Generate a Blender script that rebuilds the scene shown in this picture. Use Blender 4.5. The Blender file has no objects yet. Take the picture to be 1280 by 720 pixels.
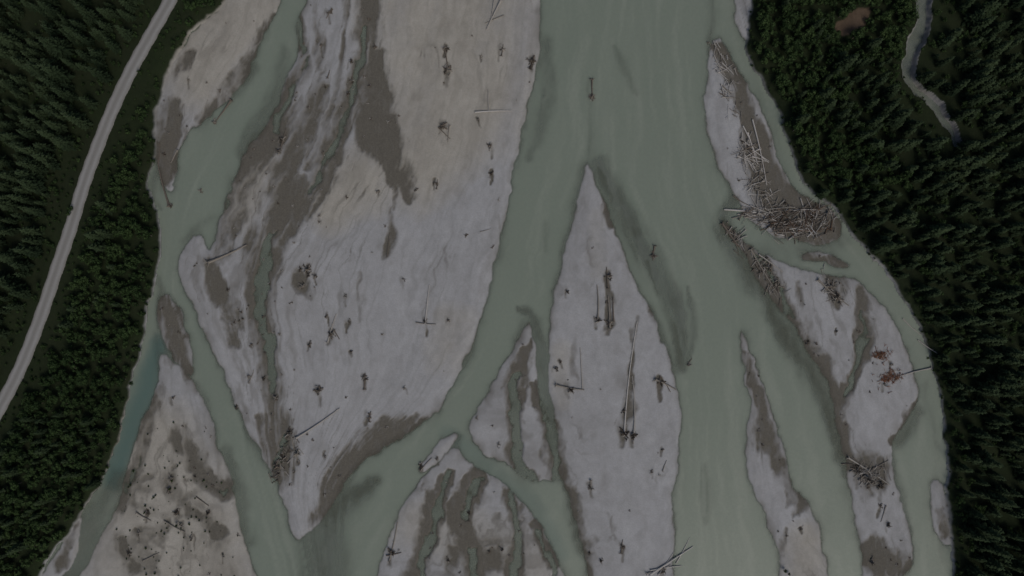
import bpy, math, random
import numpy as np
from mathutils import Vector
random.seed(7); rng=np.random.RandomState(11)
M=0.4; CAMH=340.0
def PX(px,py,z=0.0):
    k=(1-z/CAMH)
    return ((px-640)*M*k,(360-py)*M*k)
# ------------------------------------------------ numpy noise
TAB=rng.rand(8,256,256).astype(np.float32)
def vn(x,y,s):
    t=TAB[s%8]; xf=np.floor(x); yf=np.floor(y)
    xi=xf.astype(np.int64)+s*37; yi=yf.astype(np.int64)+s*91
    fx=x-xf; fy=y-yf; fx=fx*fx*(3-2*fx); fy=fy*fy*(3-2*fy)
    a=t[xi&255,yi&255]; b=t[(xi+1)&255,yi&255]; c=t[xi&255,(yi+1)&255]; d=t[(xi+1)&255,(yi+1)&255]
    return (a*(1-fx)+b*fx)*(1-fy)+(c*(1-fx)+d*fx)*fy
def fbm(x,y,s,o=4):
    r=0;a=0.5;n=0
    for i in range(o):
        r=r+a*vn(x*2**i,y*2**i,s+i); n+=a; a*=0.5
    return (r/n)*2-1
def sstep(a,b,x):
    t=np.clip((x-a)/(b-a),0,1); return t*t*(3-2*t)
# ------------------------------------------------ grid
def axis(lo,hi,step,far):
    core=list(np.arange(lo,hi+1e-6,step)); s=step; a=[];v=lo
    while v>-far: s*=1.16; v-=s; a.append(v)
    s=step;b=[];v=core[-1]
    while v<far: s*=1.16; v+=s; b.append(v)
    return np.array(a[::-1]+core+b)
xs=axis(-80,1360,1.25,12000); ys=axis(-80,800,1.25,12000)
if len(xs)%2==0: xs=np.append(xs,xs[-1]+900)
if len(ys)%2==0: ys=np.append(ys,ys[-1]+900)
X,Y=np.meshgrid(xs,ys)
def catmull(pts,closed=True,n=4):
    P=np.array(pts,float); N=len(P); out=[]
    rngi=range(N) if closed else range(N-1)
    for i in rngi:
        if closed: p0,p1,p2,p3=P[(i-1)%N],P[i],P[(i+1)%N],P[(i+2)%N]
        else: p0,p1,p2,p3=P[max(i-1,0)],P[i],P[i+1],P[min(i+2,N-1)]
        for k in range(n):
            t=k/n
            out.append(0.5*((2*p1)+(-p0+p2)*t+(2*p0-5*p1+4*p2-p3)*t*t+(-p0+3*p1-3*p2+p3)*t**3))
    if not closed: out.append(P[-1])
    return np.array(out)
def sdpoly(poly,XX,YY):
    d=np.full(XX.shape,1e9); ins=np.zeros(XX.shape,bool); n=len(poly)
    for i in range(n):
        ax,ay=poly[i]; bx,by=poly[(i+1)%n]
        dx,dy=bx-ax,by-ay; L=dx*dx+dy*dy+1e-9
        t=np.clip(((XX-ax)*dx+(YY-ay)*dy)/L,0,1)
        d=np.minimum(d,(XX-ax-t*dx)**2+(YY-ay-t*dy)**2)
        if ay!=by:
            c=((ay>YY)!=(by>YY))&(XX<(bx-ax)*(YY-ay)/(by-ay)+ax); ins^=c
    d=np.sqrt(d); return np.where(ins,d,-d)
def win(x0,x1,y0,y1):
    i0,i1=np.searchsorted(xs,[x0,x1]); j0,j1=np.searchsorted(ys,[y0,y1])
    return slice(j0,j1),slice(i0,i1)
WX=X+5*fbm(X/34,Y/48,1)+3.6*fbm(X/10,Y/14,3,4)
WY=Y+5*fbm(X/38,Y/44,5)+3.6*fbm(X/10,Y/10,6,4)
MX=WX+9*fbm(X/15,Y/30,4,5); MY=WY+12*fbm(X/18,Y/24,2,5)
def stroke(F,pts,st=1.0,pw=1.0,smooth=True,wide=1.0,warp=False):
    pts=[tuple(p) for p in pts]
    if len(pts)>2 and smooth: pts=catmull(pts,False,3)
    P=np.array(pts,float); P[:,2]=np.maximum(P[:,2],.5)*wide; mw=P[:,2].max()*1.4+26
    s=win(P[:,0].min()-mw,P[:,0].max()+mw,P[:,1].min()-mw,P[:,1].max()+mw)
    x=(MX if warp else WX)[s];y=(MY if warp else WY)[s]; f=np.zeros(x.shape)
    for i in range(len(P)-1):
        ax,ay,aw=P[i];bx,by,bw=P[i+1]; dx,dy=bx-ax,by-ay
        t=np.clip(((x-ax)*dx+(y-ay)*dy)/(dx*dx+dy*dy+1e-9),0,1)
        r2=((x-ax-t*dx)**2+(y-ay-t*dy)**2)/np.maximum(aw+(bw-aw)*t,1)**2
        f=np.maximum(f,np.clip(1-r2/1.7,0,1)**pw)
    F[s]=np.maximum(F[s],st*f)
# ------------------------------------------------ flow coordinate
gy=[-200,0,120,240,360,480,600,720,900]
G=[[283,283,203,192,193,165,130,55,20],[375,368,315,245,213,270,315,345,350],[465,460,440,390,328,345,350,385,390],
[675,675,663,640,612,570,430,425,425],[705,705,700,680,650,590,500,458,450],[740,740,738,722,695,688,705,740,750],
[765,760,745,748,800,842,843,840,840],[820,820,830,840,880,890,890,905,910],[890,890,882,905,945,945,960,1000,1010],
[905,905,955,960,1020,1040,1065,1100,1110],[938,938,965,1010,1110,1173,1182,1188,1190]]
sv=[0,90,190,420,450,485,520,620,700,760,850]
S=np.zeros_like(X); gyd=np.arange(-200,901,10); GS=[]
for q in G:
    v=np.interp(gyd,gy,q); kx=np.exp(-(np.arange(-6,7)/3.0)**2); kx/=kx.sum(); GS.append(np.convolve(np.pad(v,6,mode='edge'),kx,'valid'))
for j,yv in enumerate(ys):
    S[j]=np.interp(X[j],np.maximum.accumulate([np.interp(yv,gyd,q) for q in GS]),sv)
S=S+9*fbm(X/42,Y/52,6,4)+3.5*fbm(X/12,Y/16,1,4)
# ------------------------------------------------ bars
BARS=[
 [(283,-90),(355,-90),(350,0),(335,30),(318,70),(300,105),(282,130),(262,148),(240,163),(224,190),(216,235),(206,236),(196,200),(192,150),(200,110),(218,70),(246,35),(280,0)],
 [(388,-90),(385,0),(370,30),(376,60),(362,92),(350,125),(328,160),(304,195),(288,240),(272,280),(262,312),(250,292),(240,296),(226,320),(225,350),(240,382),(260,425),(280,472),(300,520),(325,565),(345,600),(355,630),(364,662),(374,675),(390,662),(412,632),(436,598),(462,572),(500,548),(530,530),(555,502),(580,460),(595,420),(608,370),(620,320),(632,270),(645,210),(655,160),(665,110),(672,70),(675,0),(676,-90)],
 [(735,203),(725,240),(712,290),(700,340),(690,390),(686,440),(688,490),(695,540),(705,600),(720,650),(735,700),(748,790),(838,790),(841,700),(842,640),(844,580),(850,520),(842,470),(824,420),(804,370),(782,320),(762,270),(745,232)],
 [(662,403),(640,440),(615,480),(593,515),(588,540),(605,565),(640,580),(662,598),(700,600),(706,590),(690,540),(676,500),(670,450)],
 [(570,559),(545,580),(520,610),(500,640),(485,680),(470,730),(465,790),(715,790),(700,710),(682,665),(655,628),(632,604),(605,588),(585,575)],
 [(568,540),(550,550),(527,577),(524,588),(534,586),(552,572),(571,550)],
 [(205,440),(235,470),(258,510),(275,560),(290,600),(300,650),(316,720),(320,790),(70,790),(112,700),(145,640),(160,590),(175,540),(190,500),(200,462)],
 [(102,648),(85,668),(68,692),(50,730),(70,730),(86,705),(100,680)],
 [(207,368),(201,398),(212,436),(238,470),(238,430),(226,392)],
 [(927,416),(930,470),(936,520),(931,580),(940,610),(960,650),(975,690),(978,790),(1032,790),(1030,690),(1025,660),(1010,630),(990,600),(975,550),(955,490),(940,445)],
 [(899,46),(885,80),(880,130),(885,170),(900,210),(918,240),(930,268),(950,285),(975,298),(1040,303),(1050,282),(1040,262),(1012,248),(988,230),(972,195),(957,150),(938,112),(918,85)],
 [(903,280),(910,292),(930,318),(948,350),(965,378),(985,400),(1010,440),(1032,478),(1044,520),(1056,575),(1064,630),(1075,680),(1085,730),(1120,725),(1140,705),(1136,660),(1122,610),(1114,560),(1128,528),(1147,500),(1140,460),(1122,410),(1100,375),(1070,352),(1020,342),(985,333),(955,318),(930,300)],
 [(1002,318),(1018,312),(1040,318),(1060,330),(1050,334),(1025,326),(1005,326)],
 [(1166,608),(1177,606),(1186,640),(1190,680),(1174,672),(1165,640)],
 [(915,-90),(915,0),(918,25),(928,50),(950,50),(960,-90)],
]
SD=np.full(X.shape,-60.0)
for b in BARS:
    p=catmull(b,True,4); mg=60
    s=win(p[:,0].min()-mg,p[:,0].max()+mg,p[:,1].min()-mg,p[:,1].max()+mg)
    SD[s]=np.maximum(SD[s],sdpoly(p,WX[s],WY[s]))
LB=[(283,-60),(281,0),(246,35),(221,70),(204,110),(196,150),(192,200),(186,235),(198,262),(202,300),(196,340),(187,380),(180,425),(165,480),(152,540),(133,590),(103,640),(68,690),(48,730)]
RB=[(940,-60),(938,0),(934,30),(932,70),(955,105),(975,150),(990,190),(1004,232),(1040,258),(1062,290),(1092,325),(1122,365),(1147,410),(1165,450),(1175,500),(1180,560),(1184,620),(1189,680),(1190,730)]
lbp=[tuple(q) for q in catmull(LB,False,4)]; rbp=[tuple(q) for q in catmull(RB,False,4)]
LP=[(-20000,-20000),(283,-20000)]+lbp+[(48,20000),(-20000,20000)]
RP=[(20000,-20000),(940,-20000)]+rbp+[(1190,20000),(20000,20000)]
LX=X+4.5*fbm(X/16,Y/16,2,3); LY=Y+4*fbm(X/16,Y/16,4,3)
SL=np.maximum(sdpoly(LP,LX,LY),sdpoly(RP,LX,LY))
# ------------------------------------------------ mud and shoals
mud=np.zeros_like(X); sho=np.zeros_like(X); tan=np.zeros_like(X); chan=np.zeros_like(X); teal=np.zeros_like(X)
MUD=[
 ([(462,-60,14),(460,60,12),(447,110,12),(430,150,13),(408,200,15),(395,235,14),(372,262,17),(345,285,19),(330,310,19),(325,360,17),(330,410,15),(335,455,12),(345,500,13),(355,560,14),(350,595,10)],.95),
 ([(470,70,11),(466,110,18),(468,150,21),(480,180,19)],1.1),([(480,180,13),(500,215,10),(514,246,5)],1),([(476,190,8),(490,230,5),(494,258,3)],.8),
 ([(372,20,8),(382,70,8),(366,110,12),(350,150,18),(322,190,20),(302,230,16),(288,265,16),(278,305,16)],.8),
 ([(402,110,8),(378,165,15),(357,215,13),(350,262,14)],.85),([(350,262,10),(375,235,8),(405,228,5)],.8),
 ([(436,-60,4),(430,60,5),(415,130,6),(385,215,8)],.65),([(395,-60,4),(400,40,5),(398,90,6)],.5),
 ([(488,262,5),(487,300,6),(483,322,3)],.6),([(452,340,3),(450,400,3)],.4),
 ([(535,528,9),(490,546,20),(462,572,24),(432,604,22),(408,640,16)],1.1),
 ([(290,400,9),(294,425,9)],.8),([(262,330,9),(278,372,11),(300,396,7)],.75),([(240,330,6),(252,370,5)],.4),
 ([(325,520,7),(350,560,18),(352,592,14)],.85),([(370,345,10),(385,370,8)],.6),
 ([(793,400,3),(789,470,4),(781,530,8)],.6),([(762,375,5),(763,405,5)],.7),
 ([(738,300,3),(742,335,3)],.4),([(720,420,3),(722,480,4)],.45),
 ([(745,212,5),(762,258,7),(786,305,7),(812,362,7),(835,412,8),(848,450,7)],.95),
 ([(694,530,6),(706,596,9),(722,655,11),(740,730,12)],.9),([(760,640,3),(765,700,4)],.4),
 ([(664,425,3),(648,468,11),(643,520,9),(645,575,9),(662,602,9)],1),([(668,480,5),(682,540,7),(694,592,11)],1),
 ([(565,590,5),(545,640,11),(528,690,12),(512,760,12)],1),([(598,590,9),(588,620,12),(574,650,12),(590,690,13),(600,760,14)],1.1),
 ([(636,612,8),(645,660,9),(648,760,10)],1),([(668,650,7),(690,700,9)],.95),([(570,690,8),(560,760,8)],.8),([(620,640,5),(625,700,6)],.8),
 ([(200,478,7),(184,545,9),(168,600,9),(150,640,8)],.65),([(222,540,9),(250,585,13),(285,615,12)],.8),([(210,600,10),(240,640,7),(275,665,8)],.65),([(150,680,9),(165,710,9)],.75),
 ([(212,380,12),(222,430,14),(235,462,9)],.85),
 ([(932,440,5),(945,500,9),(962,560,12),(984,598,9),(1000,632,7)],.8),([(985,660,3),(978,690,5)],.5),
 ([(903,60,9),(918,100,11),(938,150,9),(950,195,16),(966,240,20),(1000,272,26),(1030,280,20)],1.1),
 ([(905,285,9),(928,315,13),(950,342,15),(966,372,13),(985,412,15),(1010,450,15),(1036,490,12),(1046,530,10),(1058,580,9)],1.1),
 ([(1078,365,8),(1080,410,10),(1073,450,8),(1052,500,8)],1),([(1040,350,13),(1050,372,9)],.95),
 ([(1085,690,16),(1112,706,18),(1130,712,12)],1.1),([(1088,592,20),(1075,580,14)],.95),([(1146,500,5),(1132,528,7),(1116,556,5)],.9),([(1000,360,4),(1010,420,5)],.5),
 ([(212,140,14),(214,185,16),(208,222,10)],1),([(342,20,5),(318,75,7),(290,112,8),(255,148,8)],.85),([(240,60,4),(222,95,6)],.6),
 ([(665,110,4),(655,160,4),(640,230,4)],.3),([(1006,318,8),(1050,330,8)],.8),([(1172,640,6),(1182,670,5)],.6),
 ([(95,660,6),(75,700,8)],.6)]
for p,s in MUD: stroke(mud,p,s,wide=1.3,warp=True)
SHO=[
 ([(682,50,10),(685,110,12),(674,160,11),(662,200,6)],.85),([(766,58,3),(780,84,9),(797,118,4)],.75),
 ([(740,100,4),(740,180,7),(752,215,9)],.75),([(748,200,11),(772,250,15),(798,300,17),(826,350,16),(846,400,15),(852,460,11)],1),
 ([(858,360,4),(866,410,9),(861,455,5)],.9),([(879,580,4),(886,620,11),(884,655,4)],.75),([(684,275,5),(681,312,6)],.6),
 ([(888,-60,9),(890,20,8),(888,70,5)],.8),([(470,600,10),(440,620,22),(415,650,30),(405,700,36),(405,790,40)],1),
 ([(356,60,9),(345,110,13),(325,150,12),(302,190,10)],.9),([(318,85,8),(285,125,8)],.85),([(262,270,7),(245,284,8),(228,300,5)],.75),
 ([(920,245,10),(900,285,12),(935,340,17),(965,395,13),(1005,455,17),(1040,530,13),(1056,590,8)],1),
 ([(1150,515,11),(1125,552,12)],.9),([(283,560,8),(298,620,12),(314,680,9)],.85),([(150,600,14),(120,640,20),(100,690,22),(70,740,22)],1),
 ([(650,385,4),(670,400,8),(682,480,8),(690,540,9),(712,610,12),(730,690,10)],.95),([(600,575,6),(650,600,8),(680,640,8)],.55),
 ([(575,545,6),(565,568,7),(540,580,6)],.8),([(200,350,5),(212,450,6),(240,480,8),(262,520,5)],.8),
 ([(1060,300,9),(1000,315,14),(960,310,14)],.7),([(1155,480,6),(1170,560,6),(1172,640,8),(1180,700,6)],.65),([(205,170,5),(190,240,7),(200,262,4)],.85),
 ([(925,60,5),(960,140,6),(985,215,6)],.5),([(196,420,8),(205,455,8),(230,480,8)],.75),([(825,180,9),(850,190,6)],.3),([(905,480,4),(915,600,5)],.25)]
for p,s in SHO: stroke(sho,p,s,wide=1.4,pw=1.3)
for p,s in [([(343,420,6),(336,440,7),(340,490,6)],.9),([(345,290,5),(330,330,8),(326,370,8),(332,420,7)],.85),([(458,30,4),(446,100,5),(432,150,6),(408,200,7),(392,238,6)],.75),([(650,470,6),(644,520,7),(652,580,8),(662,600,7)],.95),
            ([(562,590,4),(548,640,6),(532,690,7),(520,760,7)],.85),([(638,612,5),(646,660,7),(648,760,7)],.85),([(598,600,5),(580,645,5)],.7),([(590,690,5),(600,760,6)],.75),([(672,660,4),(690,715,5)],.7),
            ([(1080,385,4),(1076,430,6),(1058,490,5)],.7),([(678,500,5),(690,560,6),(706,630,6),(722,700,6)],.9),([(355,545,5),(348,585,6)],.6),([(372,30,4),(384,70,4),(366,112,5),(346,160,6)],.6),([(290,250,4),(276,300,5)],.55),
            ([(254,590,4),(284,618,4)],.5),([(185,550,3),(160,620,4)],.5),([(948,318,3),(965,345,4),(990,400,4)],.6)]: stroke(chan,p,s,warp=True)
for p,s in [([(560,-20,110),(565,120,85),(520,200,60)],1),([(450,230,45),(420,260,30)],.9),([(255,80,60)]*2,1),([(330,-10,40),(250,90,50)],1),([(190,560,60),(220,690,110)],1),([(320,215,40),(300,260,30)],.7),
            ([(1005,680,26),(1010,760,26)],.8),([(570,400,22),(560,440,30)],.45),([(700,440,14),(705,500,12)],.4),([(520,660,30),(680,700,40)],.5),([(745,270,14),(750,340,14)],.4)]:
    stroke(tan,p,s,smooth=False)
stroke(teal,[(200,430,13),(182,485,17),(162,545,17),(142,600,15)],1); stroke(teal,[(560,540,10),(620,590,13),(665,630,12),(700,690,12)],.35)
DEB=[(558,62,7,1),(560,88,9,1.3),(555,160,10,1.2),(665,78,9,1.4),(612,184,6,.9),(613,219,6,.9),(545,230,5,.6),(627,62,5,.7),(385,338,9,1.3),(378,358,7,1),(395,346,5,.7),
 (416,418,9,1.1),(456,474,8,1),(461,520,7,.9),(400,487,8,1.2),(413,18,6,.8),(440,100,5,.7),(353,175,8,1.1),(349,190,7,1),(345,498,6,.9),(372,566,8,1.3),(346,582,8,1.4),(355,572,6,1),(362,540,6,1),
 (760,346,9,1.1),(747,400,6,1),(762,404,8,1.2),(780,540,14,1.6),(792,545,9,1.3),(712,486,9,1.2),(826,478,8,1.1),(738,608,7,.7),(778,684,6,.9),(752,700,5,.7),(829,712,8,1.1),
 (1085,596,15,2),(1070,585,10,1.3),(1098,606,9,1.2),(1045,372,12,1.5),(1038,358,9,1.2),(970,352,10,1.3),(962,336,9,1.2),(740,122,7,1),(817,318,7,1),(862,455,5,.7),(526,583,6,.9),
 (490,690,9,1.1),(1100,632,5,.6),(1110,655,5,.8),(1090,700,8,1),(215,598,6,1),(212,612,5,.8),(222,640,7,1),(228,656,6,.9),(186,640,6,.8),(175,666,6,.8),(163,690,6,.8),(240,672,5,.8),(262,640,5,.8),
 (252,238,5,.8),(375,336,5,.7),(532,402,6,.8),(408,395,4,.6),(330,395,4,.6),(472,240,4,.5),(598,150,3,.4),(212,256,7,.9),(268,152,6,.9),(560,400,4,.5),(1010,428,5,.7),
 (435,118,4,.6),(520,238,3,.4),(388,430,5,.7),(440,440,4,.5),(505,485,3,.5),(312,470,5,.7),(296,508,5,.6),(700,452,4,.5),(815,590,4,.6),(828,562,4,.5),(948,470,3,.4),(1000,660,4,.5),(546,572,3,.5),(586,640,4,.6),(612,690,4,.6),(560,700,4,.6)]
rs_=random.Random(91)
while len(DEB)<122:
    a=rs_.uniform(200,1150); b=rs_.uniform(0,720)
    i=np.searchsorted(xs,a); j=np.searchsorted(ys,b)
    if SD[j,i]<5 or (440<a<660 and rs_.random()<.6): continue
    DEB.append((a,b,rs_.uniform(2.5,5.5),rs_.choice([.3,.4,.5,.7])))
for (a,b,r,z) in DEB:
    stroke(mud,[(a-1,b-r*.6,r*.55),(a+random.uniform(-3,3),b+r*random.uniform(1,3.2),r*.35)],random.uniform(.4,.75),smooth=False)
road=catmull([(232,-60),(217,-10),(190,40),(165,85),(141,135),(119,190),(103,235),(88,285),(71,335),(49,400),(25,460),(2,505),(-20,545),(-45,600)],False,5)
rp=[(640+(a-640)*(1-3/CAMH),360+(b-360)*(1-3/CAMH)) for a,b in road]
s=win(-100,300,-100,700); d=np.full(X[s].shape,1e9)
for i in range(len(rp)-1):
    ax,ay=rp[i];bx,by=rp[i+1];dx,dy=bx-ax,by-ay
    t=np.clip(((X[s]-ax)*dx+(Y[s]-ay)*dy)/(dx*dx+dy*dy),0,1)
    d=np.minimum(d,np.hypot(X[s]-ax-t*dx,Y[s]-ay-t*dy))
RD=np.full(X.shape,1e3); RD[s]=d
creek=np.zeros_like(X)
stroke(creek,[(1152,-80,8),(1150,0,8),(1150,30,7),(1138,65,7),(1135,95,6),(1150,115,5),(1168,135,6),(1184,160,6),(1194,182,4)],1)
bare=np.zeros_like(X); stroke(bare,[(1048,38,9),(1066,28,12),(1078,17,8)],1)
# ------------------------------------------------ heights
fl=fbm(S/7,Y/60,2,5)
flf=fbm(S/2.6,Y/26,5,3)
fl2=fbm(S/22+5,Y/150,4,4)
iso=fbm(X/14,Y/14,7,5); iso2=fbm(X/70,Y/70,3,4); isof=fbm(X/4,Y/5,1,3); iso3=fbm(X/28,Y/40,5,5)
rid=1-np.abs(fbm(S/13+3,Y/95,7,3))*2.2
rid2=1-np.abs(fbm(S/6+9,Y/50,3,3))*2.2
SDn=SD
h=np.where(SDn>0,0.02+0.6*(1-np.exp(-SDn/9)), -1.25*(1-np.exp(SDn/6)))
depthmask=SDn<0
nw=5+16*sstep(-.2,.6,fbm(X/55,Y/80,1,3))
near=np.exp(np.minimum(SDn,0)/nw)
sho=np.maximum(sho,near*sstep(-.4,.4,fbm(X/40,Y/70,5,4)+.3*fl)*.9)
tgt=-(0.08+0.22*(1-np.clip(sho,0,1))+0.06*fl+.04*isof+.03*flf)
shf=sstep(0.0,1.1,sho+0.25*fl+.06*flf)
h=np.where(depthmask, h*(1-shf)+np.maximum(h,tgt)*shf, h)
env=np.clip(mud*2.0,0,1)
ms=mud+0.6*fl+0.2*flf+0.3*iso+0.2*fl2+.12*isof
mudm=(.5*sstep(0.05,0.5,ms)+.5*sstep(.36,.85,ms))*env
act=sstep(.0,.35,mud)+.8*sstep(.15,.6,iso2+.5*fbm(X/60,Y/90,2,3))
act+=np.exp(-((X-350)/80)**2-((Y-240)/170)**2)+np.exp(-((X-215)/85)**2-((Y-640)/120)**2)+np.exp(-((X-590)/100)**2-((Y-680)/90)**2)+.6*np.exp(-((X-1020)/60)**2-((Y-400)/90)**2)
act=np.clip(act,0,1)
br=sstep(.80,.98,rid+.12*isof)*.6+sstep(.84,.99,rid2+.1*isof)*.4
stain=sstep(0.22,0.8,fl2+0.5*fl)*0.28+sstep(.15,.8,iso3+.45*iso+.2*fl)*0.28
fr=np.exp(-((X-205)/75)**2-((Y-650)/110)**2)+1.1*np.exp(-((X-590)/95)**2-((Y-690)/85)**2)+.75*np.exp(-((X-340)/60)**2-((Y-220)/140)**2)+.6*np.exp(-((X-650)/45)**2-((Y-530)/70)**2)+.5*np.exp(-((X-310)/45)**2-((Y-450)/130)**2)
stain=np.clip(stain+sstep(-.05,.5,fbm(S/9,Y/26,6,5)+.35*iso)*.8*np.clip(fr,0,1),0,1)
mudm=np.clip(np.maximum(np.maximum(mudm,stain),br*act*.8),0,1)
ew=2.0+9*sstep(-.1,.6,fbm(X/26,Y/50,3,3)); edge=np.exp(-np.maximum(SDn,0)/ew)*(.3+.7*sstep(-.3,.4,fbm(X/30,Y/40,4,4)+.3*fl)); mudm=np.maximum(mudm,edge*.75)
h=np.where(SDn>0,h-0.33*sstep(.4,1,mudm)*(1-np.exp(-SDn/5))+0.05*fl,h)
h=np.where(SDn>2,np.maximum(h,0.03),h)
cm=sstep(.2,.75,chan+.25*iso+.2*fl); h=np.where(SDn>0,h*(1-cm)-(0.22+.08*iso)*cm,h)
landh=0.1+2.5*(1-np.exp(-np.maximum(SL,0)/6))+0.5*iso2+0.25*iso
rf=sstep(26,12,RD); landh=landh*(1-rf)+2.85*rf
ck=sstep(.15,.6,creek); landh=landh*(1-ck)-0.12*ck+0.2*ck*iso
landm=sstep(-1,3,SL+2*iso)
h=np.where(SL>0,np.maximum(landh,np.where(ck>0,-.6,h)),h)
landm=landm*(1-sstep(.02,.2,creek)); mudm=np.maximum(mudm,sstep(0,.1,creek)*.4)
far=(np.abs(Y-360)>520)|(np.abs(X-640)>800)
h=np.where(far&(SL<=0),-0.8+0.9*fbm(S/40,Y/300,5),h)
XW=(X-640)*M; YW=(360-Y)*M
def H(px,py):
    i=min(max(np.searchsorted(xs,px),0),len(xs)-1); j=min(max(np.searchsorted(ys,py),0),len(ys)-1); return float(h[j,i])
def FV(F,px,py):
    i=np.clip(np.searchsorted(xs,px),0,len(xs)-1); j=np.clip(np.searchsorted(ys,py),0,len(ys)-1); return F[j,i]
def gridmesh(name,XX,YY,ZZ,keep=None):
    ny,nx=XX.shape; idx=np.arange(ny*nx).reshape(ny,nx)
    q=np.stack([idx[1:,:-1],idx[1:,1:],idx[:-1,1:],idx[:-1,:-1]],-1).reshape(-1,4)
    if keep is not None: q=q[keep.reshape(-1)]
    me=bpy.data.meshes.new(name); me.vertices.add(ny*nx)
    co=np.stack([XX,YY,ZZ],-1).astype(np.float32).ravel(); me.vertices.foreach_set('co',co)
    me.loops.add(len(q)*4); me.loops.foreach_set('vertex_index',q.ravel().astype(np.int32))
    me.polygons.add(len(q)); me.polygons.foreach_set('loop_start',np.arange(0,len(q)*4,4,dtype=np.int32))
    me.update(calc_edges=True); me.polygons.foreach_set('use_smooth',np.ones(len(q),bool))
    ob=bpy.data.objects.new(name,me); bpy.context.scene.collection.objects.link(ob); return ob
def cattr(me,name,r,g,b,a):
    at=me.attributes.new(name,'FLOAT_COLOR','POINT')
    at.data.foreach_set('color',np.stack([r,g,b,a],-1).astype(np.float32).ravel())
# ------------------------------------------------ material helpers
class NT:
    def __init__(s,name):
        s.m=bpy.data.materials.new(name); s.m.use_nodes=True; s.n=s.m.node_tree.nodes; s.l=s.m.node_tree.links
        s.b=s.n['Principled BSDF']; s.o=s.n['Material Output']
    def new(s,t,**k):
        x=s.n.new(t)
        for a,v in k.items(): setattr(x,a,v)
        return x
    def link(s,a,b): s.l.new(a,b)
    def mix(s,f,a,b,mode='MIX'):
        x=s.new('ShaderNodeMix',data_type='RGBA',blend_type=mode)
        for i,v in ((0,f),(6,a),(7,b)):
            if hasattr(v,'links'): s.link(v,x.inputs[i])
            elif i==0: x.inputs[0].default_value=v
            else: x.inputs[i].default_value=(*v,1)
        return x.outputs[2]
    def math(s,op,a,b=0.0,c=0.0,clamp=False):
        x=s.new('ShaderNodeMath',operation=op,use_clamp=clamp)
        for i,v in enumerate((a,b,c)):
            if hasattr(v,'links'): s.link(v,x.inputs[i])
            else: x.inputs[i].default_value=v
        return x.outputs[0]
    def noise(s,scale,detail=4,rough=.6,vec=None):
        x=s.new('ShaderNodeTexNoise'); x.inputs['Scale'].default_value=scale; x.inputs['Detail'].default_value=detail; x.inputs['Roughness'].default_value=rough
        if vec is not None: s.link(vec,x.inputs['Vector'])
        return x.outputs['Fac']
    def geo(s): return s.new('ShaderNodeNewGeometry').outputs['Position']
    def mr(s,v,a,b,c,d):
        x=s.new('ShaderNodeMapRange'); s.link(v,x.inputs[0])
        for i,q in enumerate((a,b,c,d)): x.inputs[i+1].default_value=q
        return x.outputs[0]
    def scalev(s,vec,sc):
        x=s.new('ShaderNodeMapping'); s.link(vec,x.inputs[0]); x.inputs['Scale'].default_value=sc; return x.outputs[0]
    def attr(s,name):
        x=s.new('ShaderNodeAttribute',attribute_name=name); sp=s.new('ShaderNodeSeparateColor'); s.link(x.outputs['Color'],sp.inputs[0]); return sp.outputs[0],sp.outputs[1],sp.outputs[2],x.outputs['Alpha'],x.outputs['Color']
    def bump(s,hh,st,dist=.2):
        x=s.new('ShaderNodeBump'); x.inputs['Strength'].default_value=st; x.inputs['Distance'].default_value=dist; s.link(hh,x.inputs['Height']); s.link(x.outputs[0],s.b.inputs['Normal'])
g=NT('ground_gravel_and_soil'); pos=g.geo(); r,gg,b,a,_=g.attr('mask'); ba,strk_,_,_,_=g.attr('mask2')
n1=g.noise(1.3,6,.7,pos); n2=g.noise(.12,5,.6,pos); n3=g.noise(.35,5,.65,g.scalev(pos,(1,.3,1)))
grey=g.mix(n2,(.285,.286,.290),(.338,.339,.342)); tn=g.mix(n2,(.292,.275,.242),(.345,.327,.288))
base=g.mix(gg,grey,tn)
base=g.mix(g.mr(n1,.35,.75,0,.36),base,g.mix(1,base,(.58,.575,.565),'MULTIPLY'))
base=g.mix(strk_,g.mix(1,base,(.82,.815,.80),'MULTIPLY'),g.mix(1,base,(1.08,1.08,1.08),'MULTIPLY'))
mudc=g.mix(n3,(.058,.053,.043),(.125,.115,.096))
mudc=g.mix(g.mr(n1,.4,.7,0,.5),mudc,(.155,.144,.12))
mf=g.math('ADD',r,g.math('MULTIPLY',g.math('SUBTRACT',n3,.5),g.math('MULTIPLY',r,.7)),clamp=True)
base=g.mix(mf,base,mudc)
base=g.mix(a,base,g.mix(1,base,(.62,.62,.6),'MULTIPLY'))
n4=g.noise(.5,6,.7,pos); n5=g.noise(.06,4,.6,pos)
soil=g.mix(n4,(.007,.011,.005),(.022,.031,.013)); soil=g.mix(g.mr(n5,.4,.7,0,.6),soil,(.017,.02,.011))
soil=g.mix(ba,soil,g.mix(n4,(.05,.035,.024),(.12,.088,.062)))
base=g.mix(b,base,soil)
g.link(base,g.b.inputs['Base Color']); g.b.inputs['Roughness'].default_value=.95; g.b.inputs['Specular IOR Level'].default_value=.1
g.bump(n1,.5,.3)
terr=gridmesh('ground',XW,YW,h)
wet=np.where(SL>0,0,sstep(.10,.0,h)*.7)
tn_=np.clip(tan*1.1+.35*fl2+.15*iso,0,1)*np.where(tan>0.02,1,.25)
cattr(terr.data,'mask',mudm*(1-landm),tn_,landm,wet)
stk=np.clip(.6+.5*fl2+.35*fl+.3*isof+.35*iso+.15*flf-.3*sstep(.6,1,rid),0,1)
cattr(terr.data,'mask2',sstep(.25,.6,bare+.3*iso),stk,landm*0,landm*0)
terr.data.materials.append(g.m)
w=NT('silty_glacial_water'); pos=w.geo(); d_,te,st,al,_=w.attr('wat')
f=w.math('SUBTRACT',1,w.math('POWER',2.718,w.math('MULTIPLY',d_,-4.0)))
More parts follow.
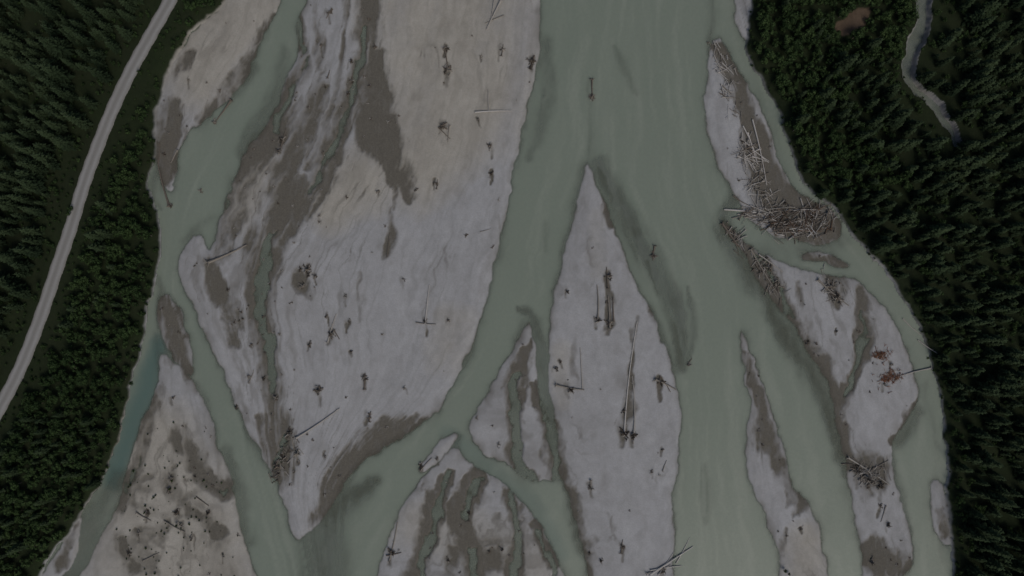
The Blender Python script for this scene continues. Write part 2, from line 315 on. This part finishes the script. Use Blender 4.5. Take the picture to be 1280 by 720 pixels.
wn=w.noise(.04,4,.55,w.scalev(pos,(1,.35,1))); wf=w.noise(.7,6,.75,w.scalev(pos,(1,.8,1)))
col=w.mix(wn,(.162,.189,.152),(.188,.214,.172)); col=w.mix(w.math('MULTIPLY',st,.8),col,(.212,.235,.192))
col=w.mix(te,col,(.085,.13,.113)); col=w.mix(w.mr(wf,.38,.7,0,.28),col,(.118,.145,.116))
w.link(col,w.b.inputs['Base Color']); w.b.inputs['Roughness'].default_value=.35; w.b.inputs['Specular IOR Level'].default_value=.2
w.bump(wf,.3,.3)
tr=w.new('ShaderNodeBsdfTransparent'); tr.inputs[0].default_value=(.86,.9,.86,1); mx=w.new('ShaderNodeMixShader')
w.link(w.math('MAXIMUM',f,.1),mx.inputs[0]); w.link(tr.outputs[0],mx.inputs[1]); w.link(w.b.outputs[0],mx.inputs[2]); w.link(mx.outputs[0],w.o.inputs[0])
hs=h[::2,::2]; k=np.minimum.reduce([hs[1:,:-1],hs[1:,1:],hs[:-1,1:],hs[:-1,:-1]])<.05
wat=gridmesh('river_water',XW[::2,::2],YW[::2,::2],hs*0,k)
strk=sstep(-.1,.8,fbm(S/10,Y/120,1,5)+.35*fl2+.3*flf)
cattr(wat.data,'wat',np.clip(-hs,0,3),np.clip(teal,0,1)[::2,::2],strk[::2,::2],hs*0+1)
wat.data.materials.append(w.m)
# ------------------------------------------------ road
rm=NT('pale_gravel_road'); pos=rm.geo(); rr,_,_,_,_=rm.attr('rd')
n1=rm.noise(1.5,5,.7,pos); n2=rm.noise(.1,4,.6,pos)
c=rm.mix(n1,(.20,.197,.19),(.285,.28,.27)); c=rm.mix(rr,rm.mix(1,c,(.55,.54,.5),'MULTIPLY'),c); c=rm.mix(rm.mr(n2,.4,.7,0,.35),c,(.18,.175,.162))
rm.link(c,rm.b.inputs['Base Color']); rm.b.inputs['Roughness'].default_value=.95; rm.bump(n1,.3,.1)
prof=[(-4.0,-.45,0),(-3.1,.03,.1),(-2.3,.08,.8),(-1.6,.08,1),(-.6,.13,.45),(0,.14,.3),(.6,.13,.45),(1.6,.08,1),(2.3,.08,.8),(3.1,.03,.1),(4.0,-.45,0)]
rc=catmull([(PX(a,b,3)) for a,b in road],False,4); V=[];F=[];C=[]
for i,p in enumerate(rc):
    q=rc[min(i+1,len(rc)-1)]-rc[max(i-1,0)]; q=q/np.hypot(*q); nrm=np.array([-q[1],q[0]])
    for (o,z,cc) in prof:
        o2=o*(1+.05*math.sin(i*.7+o)+.04*math.sin(i*2.1+3*o)); V.append((p[0]+nrm[0]*o2,p[1]+nrm[1]*o2,2.95+z)); C.append(cc)
m=len(prof)
for i in range(len(rc)-1):
    for j in range(m-1): F.append((i*m+j,i*m+j+1,(i+1)*m+j+1,(i+1)*m+j))
me=bpy.data.meshes.new('gravel_road'); me.from_pydata(V,[],F); ro=bpy.data.objects.new('gravel_road',me); bpy.context.scene.collection.objects.link(ro)
C=np.array(C); cattr(me,'rd',C,C,C,C); me.materials.append(rm.m); me.polygons.foreach_set('use_smooth',[True]*len(F))
# ------------------------------------------------ foliage
def folmat(name,c0,c1,c2,c3):
    f=NT(name); oi=f.new('ShaderNodeObjectInfo'); t,_,_,_,_=f.attr('tip_toplight')
    gi=f.noise(.02,4,.6,f.geo())
    c=f.mix(oi.outputs['Random'],c1,c2); c=f.mix(f.mr(t,0,.45,0,1),c0,c); c=f.mix(f.mr(t,.4,1,0,1),c,c3)  # dark inner tone up to pale top: crown shading painted into foliage colour
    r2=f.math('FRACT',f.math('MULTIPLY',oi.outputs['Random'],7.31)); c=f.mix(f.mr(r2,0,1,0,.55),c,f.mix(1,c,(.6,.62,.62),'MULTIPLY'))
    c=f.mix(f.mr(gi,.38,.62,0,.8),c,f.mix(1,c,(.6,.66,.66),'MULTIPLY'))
    f.link(c,f.b.inputs['Base Color']); f.b.inputs['Roughness'].default_value=.85; f.b.inputs['Specular IOR Level'].default_value=.06
    return f.m
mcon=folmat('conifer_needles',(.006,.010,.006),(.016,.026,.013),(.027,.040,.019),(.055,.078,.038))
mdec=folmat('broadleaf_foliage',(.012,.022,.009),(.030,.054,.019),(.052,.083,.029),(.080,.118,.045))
bk=NT('bark'); bk.b.inputs['Roughness'].default_value=.9; bk.link(bk.mix(bk.noise(3,4,.6,bk.geo()),(.05,.04,.03),(.12,.1,.085)),bk.b.inputs['Base Color'])
def tube(V,F,pts,rads,n=6):
    base=len(V); P=[Vector(p) for p in pts]
    for i,p in enumerate(P):
        d=(P[min(i+1,len(P)-1)]-P[max(i-1,0)]).normalized(); u=d.orthogonal().normalized(); v=d.cross(u)
        if i:
            u=(lu-d*lu.dot(d)).normalized(); v=d.cross(u)
        lu=u
        for k in range(n):
            a=2*math.pi*k/n; V.append(tuple(p+(u*math.cos(a)+v*math.sin(a))*rads[i]))
    for i in range(len(P)-1):
        for k in range(n): F.append((base+i*n+k,base+i*n+(k+1)%n,base+(i+1)*n+(k+1)%n,base+(i+1)*n+k))
    F.append(tuple(base+k for k in range(n))[::-1]); F.append(tuple(base+(len(P)-1)*n+k for k in range(n)))
def finish(name,V,F,T,nt,mats,coll):
    me=bpy.data.meshes.new(name); me.from_pydata(V,[],F); t=np.array(T,float); cattr(me,'tip_toplight',t,t,t,t)
    for mm in mats: me.materials.append(mm)
    mi=np.zeros(len(F),np.int32); mi[:nt]=1; me.polygons.foreach_set('material_index',mi)
    ob=bpy.data.objects.new(name,me); coll.objects.link(ob); return ob
def conifer(coll,Hh,R,lev,nb,seed):
    rd=random.Random(seed); V=[];F=[]
    tube(V,F,[(0,0,-.5),(.05,.03,Hh*.5),(0,0,Hh)],[.34,.2,.02]); T=[0]*len(V); nt=len(F)
    for L in range(lev):
        t=L/(lev-1); z=Hh*(.1+.88*t); r=R*((1-t)**.62)*(1 if t<.9 else .8)+.25
        for bI in range(nb if t<.8 else max(4,nb-3)):
            a=2*math.pi*bI/nb+L*1.1+rd.uniform(-.35,.35); ln=r*rd.uniform(.5,1.25); dr=rd.uniform(.15,.5)-.35*t
            ca,sa=math.cos(a),math.sin(a); z0=z+rd.uniform(-.4,.4); b0=len(V)
            for (tt,wd) in ((0,.06),(.3,.3),(.42,.16),(.65,.27),(.78,.12),(1,.0)):
                x=ln*tt; zz=z0-dr*ln*tt*tt; wv=wd*ln*rd.uniform(.7,1.2)+.02
                V+= [(ca*x-sa*wv,sa*x+ca*wv,zz-.35*wv),(ca*x,sa*x,zz+.05),(ca*x+sa*wv,sa*x-ca*wv,zz-.35*wv)]; T+=[min(1,tt*.45+.75*t*t)]*3  # paler branch tips, plus crown-top light and low-branch shade painted in by height
            for q in range(5):
                o=b0+q*3; F+=[(o,o+3,o+4,o+1),(o+1,o+4,o+5,o+2)]
    return finish('conifer_tree',V,F,T,nt,[mcon,bk.m],coll)
def broadleaf(coll,Hh,R,nl,per,seed):
    rd=random.Random(seed); V=[];F=[]
    tube(V,F,[(0,0,-.4),(.1,0,Hh*.4),(0,.1,Hh*.75)],[.22,.15,.05])
    cen=[]
    for i in range(nl):
        a=rd.uniform(0,6.28); q=R*.7*math.sqrt(rd.random()); zc=Hh*rd.uniform(.4,.82)*(1-.25*q/R); cen.append((q*math.cos(a),q*math.sin(a),zc,R*rd.uniform(.2,.48)))
    for c in cen[:7]: tube(V,F,[(0,0,Hh*.3),(c[0]*.5,c[1]*.5,c[2]*.75),c[:3]],[.1,.06,.02],4)
    T=[0]*len(V); nt=len(F)
    for (cx,cy,cz,cr) in cen:
        for _ in range(per):
            u=Vector((rd.gauss(0,1),rd.gauss(0,1),rd.gauss(.35,.9))).normalized(); rr=cr*rd.uniform(.6,1.2); p=Vector((cx,cy,cz))+Vector((u.x*rr,u.y*rr,u.z*rr*.85))
            nn=(u+Vector((rd.gauss(0,.5),rd.gauss(0,.5),rd.gauss(.3,.5)))).normalized(); e=nn.orthogonal().normalized(); e2=nn.cross(e); an=rd.uniform(0,6.28); e,e2=e*math.cos(an)+e2*math.sin(an),e2*math.cos(an)-e*math.sin(an)
            s_=rd.uniform(.18,.36); b0=len(V)
            V+=[tuple(p-e*s_),tuple(p-e2*s_*.6+nn*.04),tuple(p+e*s_),tuple(p+e2*s_*.6+nn*.04)]; tv=min(1,max(0,u.z)*rd.uniform(.3,1.0)*(.4+.8*p.z/Hh)); T+=[tv]*4; F.append((b0,b0+1,b0+2,b0+3))  # upward-facing and higher leaves coloured lighter, as painted light from above
    return finish('broadleaf_tree',V,F,T,nt,[mdec,bk.m],coll)
cc=bpy.data.collections.new('conifer_tree_kinds'); cb=bpy.data.collections.new('broadleaf_tree_kinds')
for i,(hh,R,lv,nb) in enumerate([(20,3.3,19,10),(23,3.6,21,10),(15,2.9,16,9),(18,2.6,19,9),(12,2.8,13,9),(17,3.8,15,9)]): conifer(cc,hh,R,lv,nb,i+3)
for i,(hh,R,nl,pr) in enumerate([(8,3.0,15,70),(6.5,2.6,12,75),(9,2.6,13,75),(5,2.4,10,80)]): broadleaf(cb,hh,R,nl,pr,i+30)
def instancer(name,pts,rot,scl,coll,nk):
    me=bpy.data.meshes.new(name); me.from_pydata(pts,[],[]); n=len(pts)
    a=me.attributes.new('rot','FLOAT_VECTOR','POINT'); a.data.foreach_set('vector',np.array(rot,np.float32).ravel())
    a=me.attributes.new('scl','FLOAT_VECTOR','POINT'); a.data.foreach_set('vector',np.array(scl,np.float32).ravel())
    a=me.attributes.new('idx','INT','POINT'); a.data.foreach_set('value',rng.randint(0,nk,n).astype(np.int32))
    ob=bpy.data.objects.new(name,me); bpy.context.scene.collection.objects.link(ob)
    t=bpy.data.node_groups.new(name,'GeometryNodeTree'); t.interface.new_socket('Geometry',in_out='INPUT',socket_type='NodeSocketGeometry'); t.interface.new_socket('Geometry',in_out='OUTPUT',socket_type='NodeSocketGeometry')
    N=t.nodes; gi=N.new('NodeGroupInput'); go=N.new('NodeGroupOutput'); ip=N.new('GeometryNodeInstanceOnPoints'); ci=N.new('GeometryNodeCollectionInfo')
    ci.inputs[0].default_value=coll; ci.inputs['Separate Children'].default_value=True; ci.inputs['Reset Children'].default_value=True
    def na(nm,ty):
        x=N.new('GeometryNodeInputNamedAttribute'); x.data_type=ty; x.inputs[0].default_value=nm; return x.outputs[0]
    er=N.new('FunctionNodeEulerToRotation'); L=t.links
    L.new(na('rot','FLOAT_VECTOR'),er.inputs[0]); L.new(er.outputs[0],ip.inputs['Rotation']); L.new(na('scl','FLOAT_VECTOR'),ip.inputs['Scale']); L.new(na('idx','INT'),ip.inputs['Instance Index'])
    ip.inputs['Pick Instance'].default_value=True
    L.new(gi.outputs[0],ip.inputs['Points']); L.new(ci.outputs[0],ip.inputs['Instance']); L.new(ip.outputs[0],go.inputs[0])
    md=ob.modifiers.new('scatter','NODES'); md.node_group=t; return ob
rx_y=[p[1] for p in rp]; rx_x=[p[0] for p in rp]
con=[[],[],[]]; dec=[[],[],[]]; shr=[[],[],[]]
def put(L,px,py,s,sz,z=None):
    zz=H(px,py) if z is None else z
    L[0].append(((px-640)*M,(360-py)*M,zz-.1)); L[1].append((random.uniform(-.06,.06),random.uniform(-.06,.06),random.uniform(0,6.28))); L[2].append((s,s,sz))
patch=lambda x,y,s,k: float(fbm(np.array([x/s]),np.array([y/s]),k,3)[0])
step=12.5
for gx in np.arange(-190,1480,step):
    for gyy in np.arange(-170,900,step):
        px=gx+random.uniform(-.75,.75)*step; py=gyy+random.uniform(-.75,.75)*step
        sl=FV(SL,px,py)
        if sl<3 or FV(creek,px,py)>.01 or FV(creek,px+13,py-5)>.02 or FV(creek,px+24,py-10)>.05: continue
        left=px<600; sc_=.9+.4*patch(px,py,45,6)
        if left:
            rx=np.interp(py,rx_y,rx_x); dr=px-rx
            if dr<0:
                if dr>-20: continue
                pc=.95 if dr<-36 else .45
                if patch(px,py,40,2)>.45: pc*=.3
                if random.random()<pc: s=random.uniform(.55,1.15)*sc_; put(con,px,py,s,s*random.uniform(.75,1.05))
            else:
                if dr<34: continue
                pc=.05
                if 235<py<420: pc=.2
                if py>520 : pc=.5
                if patch(px,py,35,4)>.1: pc*=1.6
                if sl<20: pc*=.15
                if random.random()<pc: s=random.uniform(.45,.85)*sc_; put(con,px,py,s,s*random.uniform(.75,1))
        else:
            pc=.93
            zone=(py<230 and sl<75+25*math.sin(py/30)) and px<1085
            if zone: pc=.12 if sl<60 else .35
            if 1010<px<1125 and py<75: pc=.12
            if py<200 and 1125<px<1200: pc*=.6
            if sl<9: pc*=.3
            if patch(px,py,38,5)>.3: pc*=.35
            if FV(bare,px,py+4)>.02 or FV(bare,px,py+14)>.02: pc=0
            if random.random()<pc: s=random.uniform(.5,1.15)*sc_; put(con,px,py,s,s*random.uniform(.7,1.05))
step=8.5
for gx in np.arange(-120,1400,step):
    for gyy in np.arange(-100,830,step):
        px=gx+random.uniform(-.6,.6)*step; py=gyy+random.uniform(-.6,.6)*step
        sl=FV(SL,px,py)
        if sl<-.5 or FV(creek,px,py)>.1 or FV(bare,px,py)>.2: continue
        left=px<600
        if left:
            rx=np.interp(py,rx_y,rx_x); dr=px-rx
            if abs(dr)<12.5: continue
            if dr<0:
                pc=.9 if dr>-45 else .25; s=random.uniform(.18,.5)
            else:
                pc=.95; s=random.uniform(.22,.42) if dr<30 else random.uniform(.4,1.1)
            if 70<py<200 and 13<dr<50: pc*=.75; s*=.75
        else:
            zone=(py<240 and sl<90) or (1000<px<1130 and py<85)
            pc=.95 if zone else (.35 if sl>14 else .9); s=random.uniform(.4,1.2) if zone else random.uniform(.3,.7)
            if sl<10: s=random.uniform(.3,.6)
            if FV(creek,px+7,py-3)>.02 or FV(creek,px,py)>.001: s*=.4
        if sl<6: s*=.6
        if random.random()<pc: put(dec,px,py,s,s*random.uniform(.8,1.1))
instancer('conifer_forest',con[0],con[1],con[2],cc,6); instancer('broadleaf_thicket',dec[0],dec[1],dec[2],cb,4)
for i in range(150):
    a=random.gauss(210,45); b=random.gauss(650,60)
    if FV(SD,a,b)>3: s=random.uniform(.08,.24); put(shr,a,b,s,s*.7)
for (a,b) in [(95,262),(93,268),(980,712),(985,716),(216,600),(214,610),(223,655)]: put(shr,a,b,.5 if a<100 else .3,.4)
instancer('gravel_bar_shrubs',shr[0],shr[1],shr[2],cb,4)
# ------------------------------------------------ driftwood
lm=NT('weathered_driftwood'); _,_,_,_,tc=lm.attr('tone'); nn=lm.noise(2.5,5,.65,lm.geo())
lm.link(lm.mix(nn,lm.mix(1,tc,(.65,.62,.6),'MULTIPLY'),tc),lm.b.inputs['Base Color']); lm.b.inputs['Roughness'].default_value=.9; lm.b.inputs['Specular IOR Level'].default_value=.1; lm.bump(nn,.4,.05)
TW=[(.44,.425,.40),(.33,.315,.29),(.22,.202,.175),(.14,.12,.10),(.075,.064,.052)]
def log(B,p0,p1,r0,r1,tone,roots=0,branches=0,bend=.03):
    V,F,T=B; n0=len(V); a=Vector(p0);b=Vector(p1); L=(b-a).length; sd=(b-a).normalized().cross(Vector((0,0,1))).normalized()*L*random.uniform(-bend,bend)
    pts=[];rs=[]
    for k in range(6):
        t=k/5; pts.append(a.lerp(b,t)+sd*math.sin(t*math.pi)+Vector((0,0,random.uniform(-.02,.02)))); rs.append((r0+(r1-r0)*t)*random.uniform(.9,1.1)*(1.25 if k==0 and roots else 1))
    tube(V,F,pts,rs,7); d=(a-b).normalized()
    for k in range(roots):
        an=6.28*k/roots+random.uniform(-.4,.4); u=d.orthogonal().normalized(); v=d.cross(u); rl=r0*random.uniform(2.2,5.0)
        e=a+(u*math.cos(an)+v*math.sin(an))*rl+d*random.uniform(-.1,.9)*rl*.6; 
        if e.z<a.z-r0: e.z=a.z-r0*random.uniform(.2,1)
        mid=a.lerp(e,.5)+d*.15+Vector((random.uniform(-.15,.15),random.uniform(-.15,.15),.1)); tube(V,F,[tuple(a),tuple(mid),tuple(e)],[r0*.6,r0*.36,.05],5)
    for k in range(branches):
        t=random.uniform(.35,.95); c=a.lerp(b,t)+sd*math.sin(t*math.pi); q=(b-a).normalized()*random.uniform(.3,1)+sd.normalized()*random.choice([-1,1])*random.uniform(.4,1)+Vector((0,0,random.uniform(0,.4))); q=q.normalized()*random.uniform(.6,2.2)
        tube(V,F,[tuple(c),tuple(c+q*.5+Vector((0,0,.05))),tuple(c+q)],[r1*.6+.03,.05,.015],4)
    T+= [tone]*(len(V)-n0)
def emit(name,B,ctr):
    V,F,T=B; V=np.array(V)-np.array(ctr); me=bpy.data.meshes.new(name); me.from_pydata(V.tolist(),[],F); t=np.array(T); cattr(me,'tone',t[:,0],t[:,1],t[:,2],t[:,0]*0+1); me.materials.append(lm.m)
    ob=bpy.data.objects.new(name,me); ob.location=ctr; bpy.context.scene.collection.objects.link(ob); return ob
def W(px,py,dz=0,r=.3): return ((px-640)*M,(360-py)*M,max(H(px,py),-.15)+r+dz)
LOGS=[(594,141,640,139,.38,0,0,7),(611,141,610,112,.26,1,0,4),(626,2,608,38,.45,1,6,3),(618,0,613,30,.3,1,5,2),(630,20,606,30,.25,2,0,2),(556,62,560,92,.35,3,7,3),(562,158,560,178,.25,2,5,2),(548,160,563,174,.25,3,0,2),
(532,404,537,356,.32,0,6,3),(520,403,545,405,.28,2,0,2),(262,328,309,306,.6,2,7,4),(289,126,268,154,.45,3,6,2),(212,257,198,206,.45,3,8,4),(198,206,200,178,.25,3,0,3),
(371,547,425,510,.42,1,6,3),(365,545,372,575,.3,2,0,2),(780,540,796,402,.38,0,8,3),(792,540,790,470,.35,1,6,3),(747,398,746,356,.35,2,6,3),(760,360,758,334,.35,3,6,3),(762,410,760,370,.5,2,7,4),(767,402,766,372,.4,3,0,4),
(695,481,730,487,.45,2,6,3),(728,486,725,434,.26,1,0,2),(819,474,845,487,.45,2,7,4),(825,470,838,490,.3,3,0,2),(1163,460,1112,474,.34,1,6,9),(812,717,866,683,.45,0,7,3),(845,704,862,672,.28,0,0,4),(812,712,852,707,.35,0,0,3),(822,718,842,690,.3,0,0,2),(808,716,838,706,.35,1,5,2),
(740,100,741,124,.4,3,7,2),(818,308,816,326,.35,3,6,3),(487,700,497,652,.35,2,6,2),(483,694,502,690,.3,3,0,2),(410,428,421,392,.34,1,7,2),(418,412,425,424,.3,3,0,1),(456,486,457,466,.3,3,6,1),(462,526,464,514,.35,3,6,1),
(934,166,947,206,.4,0,0,2),(928,158,945,196,.35,0,0,2),(892,70,905,95,.3,1,0,2),(903,280,925,310,.55,3,6,3),(938,312,972,368,.42,2,6,4),(948,318,978,340,.33,1,0,3),(1022,350,1060,382,.42,2,6,3),(1060,572,1112,606,.38,1,6,3),
(1072,600,1110,575,.3,2,0,4),(776,690,778,674,.3,3,6,1),(738,600,739,612,.3,2,6,1),(222,188,214,204,.3,2,5,1),(352,184,358,160,.3,3,6,2),(410,98,413,88,.25,3,5,0),(440,105,441,92,.25,3,5,1),(1147,425,1176,446,.3,1,0,3),(1128,398,1150,418,.26,1,0,3),
(627,70,629,56,.25,3,6,1),(663,86,668,70,.4,4,7,2),(415,12,408,24,.25,3,5,1),(386,345,380,330,.35,4,7,2),(546,236,547,224,.2,3,5,0),(860,456,865,448,.3,3,5,1),(526,588,540,572,.3,2,5,1),(600,290,614,286,.14,2,0,0),(484,322,487,290,.18,3,0,0),(312,478,318,462,.2,2,5,1),
(172,640,190,650,.3,2,5,2),(206,650,232,664,.3,2,0,2),(180,700,200,690,.25,2,5,1),(246,620,262,632,.25,3,0,1),(1106,632,1100,652,.2,2,5,1),(828,588,833,575,.2,2,5,0),
(905,262,975,272,.42,0,0,3),(930,272,990,262,.4,1,0,3),(985,300,1040,262,.42,1,0,3),(940,150,958,232,.38,0,0,3),(1000,248,1018,300,.35,1,0,2)]
for (a,b,c,d,r,tn2,ro_,br_) in LOGS:
    B=([],[],[]); log(B,W(a,b,.15,r),W(c,d,.05,r*.6),r,r*.5,TW[tn2],ro_,br_); emit('driftwood_log',B,W((a+c)/2,(b+d)/2,0,0))
for (a,b,r,z) in DEB:
    B=([],[],[]); c=W(a,b,0,0); R=r*M*.55; ea=random.uniform(.7,1.7); eb=random.uniform(.5,1.0)
    for k in range(1+(z>.9)):
        an=random.gauss(-1.6,.7); ln=random.uniform(1.2,2.6)*z; r0=.42*z**.7; ox,oy=random.uniform(-.5,.5)*R,random.uniform(-.5,.5)*R
        log(B,(c[0]+ox,c[1]+oy,c[2]+r0*1.3),(c[0]+ox-math.cos(an)*ln,c[1]+oy-math.sin(an)*ln,c[2]+r0*.6),r0,r0*.55,random.choice(TW[3:]+[TW[2]]),random.choice([8,9,11]),1,.08)
    for k in range(int((3+5*z)*random.uniform(.6,1.4))):
        q=random.uniform(0,6.28); u=R*math.sqrt(random.random()); x=c[0]+u*math.cos(q)*eb; y=c[1]+u*math.sin(q)*ea; an=random.gauss(1.6,1.0); ln=random.uniform(.25,.9)*z; zz=c[2]+random.uniform(.05,.5*z)
        log(B,(x-math.cos(an)*ln,y-math.sin(an)*ln,zz+random.uniform(-.1,.2)),(x+math.cos(an)*ln,y+math.sin(an)*ln,zz+random.uniform(-.1,.3)),random.uniform(.1,.24)*(.7+z*.5),.06,random.choice(TW[1:]+[TW[4],TW[3]]),random.choice([0,0,5]),0,.14)
    emit('driftwood_stump',B,c)
B=([],[],[]); k=0
while k<300:
    a=random.uniform(200,1150); b=random.uniform(-40,760)
    if FV(SD,a,b)<4: continue
    if (a>690 and a<850 or 420<a<640) and random.random()<.6: continue
    if FV(mudm,a,b)<random.random()*.7-.1: continue
    k+=1; z=random.choice([.25,.35,.5,.6,.8]); c=W(a,b,0,.05)
    for j in range(random.choice([1,2,3,4])):
        an=random.gauss(1.6,.9); ln=random.uniform(.3,1.1)*z; x=c[0]+random.uniform(-.5,.5)*z; y=c[1]+random.uniform(-.5,.5)*z
        log(B,(x-math.cos(an)*ln,y-math.sin(an)*ln,c[2]+.05),(x+math.cos(an)*ln,y+math.sin(an)*ln,c[2]+.1),random.uniform(.12,.28)*(z+.3),.06,random.choice(TW[1:]+[TW[3]]),random.choice([0,5,6]),0,.1)
emit('scattered_driftwood',B,(0,0,0))
def jam(name,strokes_,n,tones,ang,spread,lmin,lmax,rmax,zmax):
    B=([],[],[]); c=W(strokes_[0][0],strokes_[0][1],0,0); cl=[]
    for k in range(n):
        if cl and random.random()<.55:
            o=random.choice(cl); px=o[0]+random.gauss(0,5); py=o[1]+random.gauss(0,5); an=random.gauss(o[2],.4); fr_=.5
        else:
            i=random.randrange(len(strokes_)-1); t=random.random(); p=[strokes_[i][j]*(1-t)+strokes_[i+1][j]*t for j in range(3)]
            q=random.uniform(0,6.28); u=p[2]*math.sqrt(random.random()); px=p[0]+u*math.cos(q); py=p[1]+u*math.sin(q); an=random.gauss(ang,spread); fr_=1-u/p[2]*.7
            if len(cl)<14: cl.append((px,py,an))
        ln=random.uniform(lmin,lmax)*random.random()**.5/2; r=random.uniform(.08,rmax)
        b=W(px,py,random.uniform(0,zmax)*fr_,r)
        log(B,(b[0]-math.cos(an)*ln,b[1]-math.sin(an)*ln,b[2]+random.uniform(-.2,.3)),(b[0]+math.cos(an)*ln,b[1]+math.sin(an)*ln,b[2]+random.uniform(-.2,.3)),r,r*.5,random.choice(tones),random.choice([0,0,6]),random.choice([0,0,3]),.05)
    emit(name,B,c)
jam('log_jam',[(950,275,8),(985,278,17),(1015,275,22),(1032,278,15)],270,[TW[0],TW[1],TW[2],TW[3],TW[3],TW[4],(.12,.08,.055)],.4,.9,3,15,.3,2.)
jam('log_jam',[(928,175,8),(940,205,12),(948,240,15),(960,258,14)],120,[TW[0],TW[1],TW[1],TW[2],TW[3]],-1.25,.7,3,13,.3,1.)
jam('log_jam',[(895,60,5),(905,95,7),(915,125,10),(932,150,10)],70,[TW[0],TW[1],TW[2],TW[3]],-1.0,.6,2,9,.24,.5)
jam('log_jam',[(925,265,6),(950,268,8),(985,270,8)],40,[TW[1],TW[2],TW[3]],.1,.4,5,14,.28,1)
jam('log_jam',[(908,285,5),(930,312,6),(955,335,9),(972,362,9)],85,[TW[1],TW[2],TW[3],TW[4]],-.9,.6,2,8,.24,.6)
jam('log_jam',[(1068,578,8),(1088,594,13),(1105,590,9)],75,[TW[1],TW[2],TW[3]],.3,1.,2,9,.24,1.)
jam('log_jam',[(1030,352,8),(1050,375,8)],45,[TW[1],TW[2],TW[3]],-.8,.7,2,7,.22,.6)
jam('log_jam',[(345,600,3),(348,578,6),(372,560,8),(360,540,6)],60,[TW[1],TW[2],TW[3],TW[4]],.8,.9,1.5,6,.22,.6)
RB_=[(.23,.10,.055),(.19,.085,.05),(.15,.075,.045),(.2,.14,.1)]
jam('dead_conifer_boughs',[(1092,443,4),(1104,445,5)],110,RB_,.3,1.2,.8,2.2,.15,.5)
jam('dead_conifer_boughs',[(1100,474,5),(1120,470,6)],150,RB_,.3,1.2,.8,2.4,.15,.5)
# ------------------------------------------------ light, sky, camera
wd=bpy.data.worlds.new('World'); bpy.context.scene.world=wd; wd.use_nodes=True
sk=wd.node_tree.nodes.new('ShaderNodeTexSky'); sk.sky_type='NISHITA'; sk.sun_disc=False; sk.sun_elevation=math.radians(48); sk.sun_rotation=math.radians(150); sk.dust_density=3
bg=wd.node_tree.nodes['Background']; wd.node_tree.links.new(sk.outputs[0],bg.inputs[0]); bg.inputs[1].default_value=.075
sl_=bpy.data.lights.new('sun','SUN'); sl_.energy=1.4; sl_.angle=math.radians(28); sl_.color=(1,.95,.88); so=bpy.data.objects.new('sun',sl_); bpy.context.scene.collection.objects.link(so)
az=math.radians(150); el=math.radians(48); dv=Vector((math.sin(az)*math.cos(el),math.cos(az)*math.cos(el),math.sin(el))); so.rotation_euler=dv.to_track_quat('Z','Y').to_euler()
cam=bpy.data.cameras.new('camera'); co=bpy.data.objects.new('camera',cam); bpy.context.scene.collection.objects.link(co); co.location=(0,0,CAMH); co.rotation_euler=(0,0,0)
cam.sensor_width=36; cam.lens=18/(256/CAMH); cam.clip_end=20000; cam.clip_start=1; bpy.context.scene.camera=co
sc=bpy.context.scene; sc.view_settings.view_transform='Standard'; sc.view_settings.look='None'; sc.view_settings.exposure=0
print('trees',len(con[0]),len(dec[0]))
